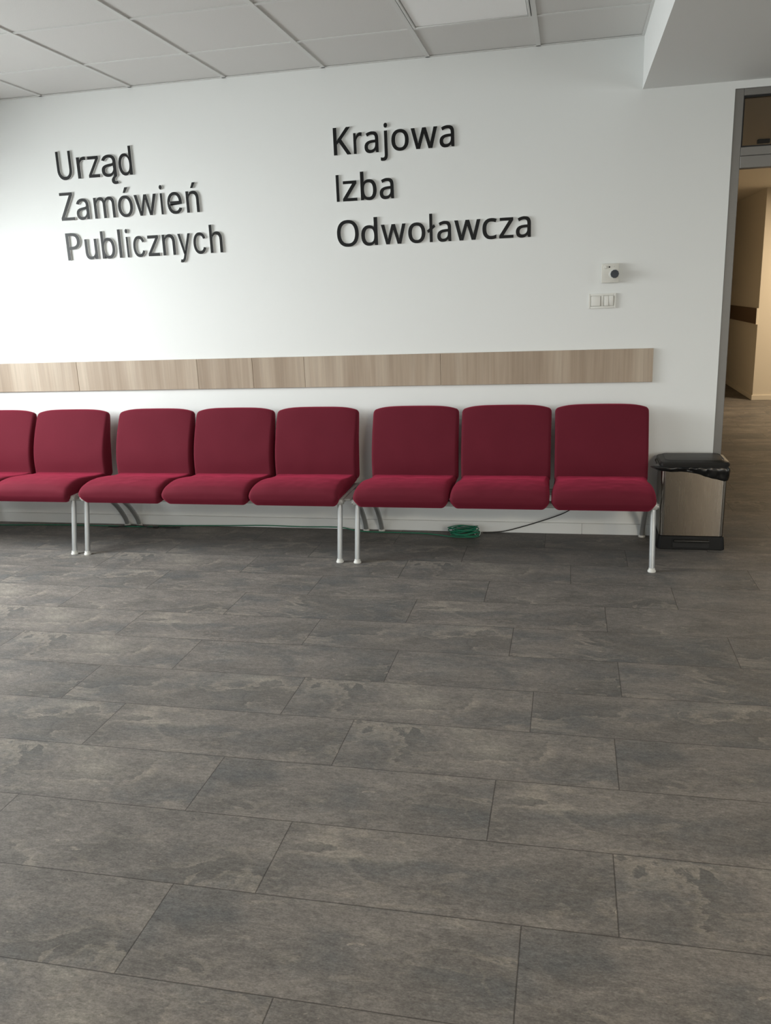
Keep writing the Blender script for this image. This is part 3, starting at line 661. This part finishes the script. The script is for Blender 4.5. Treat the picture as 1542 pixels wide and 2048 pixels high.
bm = bmesh.new()                                                  # folded-over bin liner
N = 150; rings = []
def bag_ring(zf, out, amp, ph):
    base = rrect(0, 0, .1755+out, .122+out, .03, 0, 8); pts = []
    for (xa, ya, _), (xb, yb, _) in zip(base, base[1:]+base[:1]):
        k = max(1, round(math.hypot(xb-xa, yb-ya)/.006))
        k = 56 if k > 45 else (38 if k > 25 else k)
        for j in range(k): pts.append((xa+(xb-xa)*j/k, ya+(yb-ya)*j/k, 0))
    r = []
    for i, (x, y, _) in enumerate(pts):
        nx = noise.noise(Vector((x*38+ph, y*38, zf*9)))
        d = Vector((x, y, 0)).normalized()
        r.append(Vector((x, y, 0))+d*amp*nx+Vector((0, 0, drop(x, y, zf))))
    return r
def drop(x, y, zf):
    u = (x+.175)/.35                                              # low on the front right, short on the left
    low = .449-.052*sst(.35, 1.0, u)
    if y > 0: low = .45-.02*u
    low += .004*noise.noise(Vector((x*30, y*30, 4.)))
    return .482+(low-.482)*zf
prof = [(0, .001, .001, 0), (.18, .011, .006, 1), (.4, .013, .010, 2), (.6, .010, .011, 3), (.8, .007, .009, 4), (.95, .0045, .003, 5), (1.0, .003, .002, 6), (1.0, .0005, .0, 6)]
R_ = [bag_ring(*q) for q in prof]
for ring in R_[1:-1]:                                             # gathered corner that sticks out on the front left
    for v in ring:
        w = math.exp(-((v.x+.185)**2/.0012+(v.y+.105)**2/.0022))*(1-abs(v.z-.468)/.03 if abs(v.z-.468) < .03 else 0)
        v.x -= .046*w; v.z += .006*w
loft(bm, R_, False, False)
obj('bin_liner', bm, bag_m, t, 80)
bm = bmesh.new(); box(bm, -.096, .096, -.152, -.118, .048, .062, .005, 2)
obj('pedal', bm, lid_m, t, 40)
obj('pedal_slot', B(-.100, .100, -.129, -.118, .012, .066, .002, 1), gask_m, t, 40)

# ================================================================== CABLES ON THE FLOOR
rc = random.Random(3)
bm = bmesh.new(); path = []
cx, cy = -.425, -.105
lead = [(-4.3, -.16, .004), (-3.9, -.13, .004), (-3.6, -.11, .004), (-3.3, -.085, .004), (-3.0, -.075, .004), (-2.8, -.080, .004), (-2.6, -.078, .004), (-2.4, -.040, .004), (-2.0, -.03, .010), (-1.75, -.028, .016), (-1.5, -.028, .012), (-1.25, -.032, .016), (-1.15, -.060, .008), (-1.06, -.076, .004), (-.95, -.080, .004), (-.85, -.082, .004), (-.7, -.085, .004), (-.60, -.11, .004), (-.50, -.150, .006)]
for k in range(0, 9*20+1):
    a = -PI*.62+2*PI*k/20; n_ = k/20
    rx, ry = .078+.016*math.sin(n_*2.3), .050+.012*math.cos(n_*1.7)
    lead.append((cx+.010*math.sin(n_*1.9)+rx*math.cos(a), cy+ry*math.sin(a), .006+.0052*n_+.012*max(0, math.cos(a+.3))*n_/9+.003*math.sin(3*a+n_)))
tube(bm, catmull(lead, 3), .0034, 8)
t = tag(obj('network_cable', bm, green_m, None, 60), 'green cable lying along the wall base and coiled under the right bench', 'cable')
bm = bmesh.new()
for q in range(3):                                                # ties round the bundle
    a0 = -.5+.22*q
    px, py = cx+.085*math.cos(a0), cy+.055*math.sin(a0)
    ring = [(px+.020*math.cos(b)*math.cos(a0), py+.020*math.cos(b)*math.sin(a0)-.004*math.sin(b*2), .034+.030*math.sin(b)) for b in [2*PI*i/24 for i in range(25)]]
    if q == 1: tube(bm, ring, .0022, 6, False)
obj('cable_tie', bm, pale_m, t, 60)
bm = bmesh.new()
tube(bm, catmull([(-.318, -.040, .004), (-.29, -.038, .004), (-.25, -.035, .006), (-.18, -.03, .014), (-.08, -.028, .042), (.03, -.025, .078), (.12, -.022, .110), (.19, -.02, .142), (.25, -.018, .185), (.30, -.012, .24)], 5), .0032, 8)
tag(obj('power_cable', bm, dkcab_m, None, 60), 'thin black cable rising from the floor behind the right bench', 'cable')
bm = bmesh.new()
tube(bm, catmull([(-2.86, -.094, .004), (-2.80, -.100, .004), (-2.72, -.098, .014), (-2.63, -.096, .016), (-2.56, -.094, .006), (-2.48, -.090, .006), (-2.40, -.085, .004), (-2.34, -.075, .004)], 5), .0032, 8)
box(bm, -2.53, -2.49, -.100, -.086, .001, .013, .003, 2)
tag(obj('extension_lead', bm, dkcab_m, None, 60), 'short dark lead with a plug lying by the rear legs of the left benches', 'cable')
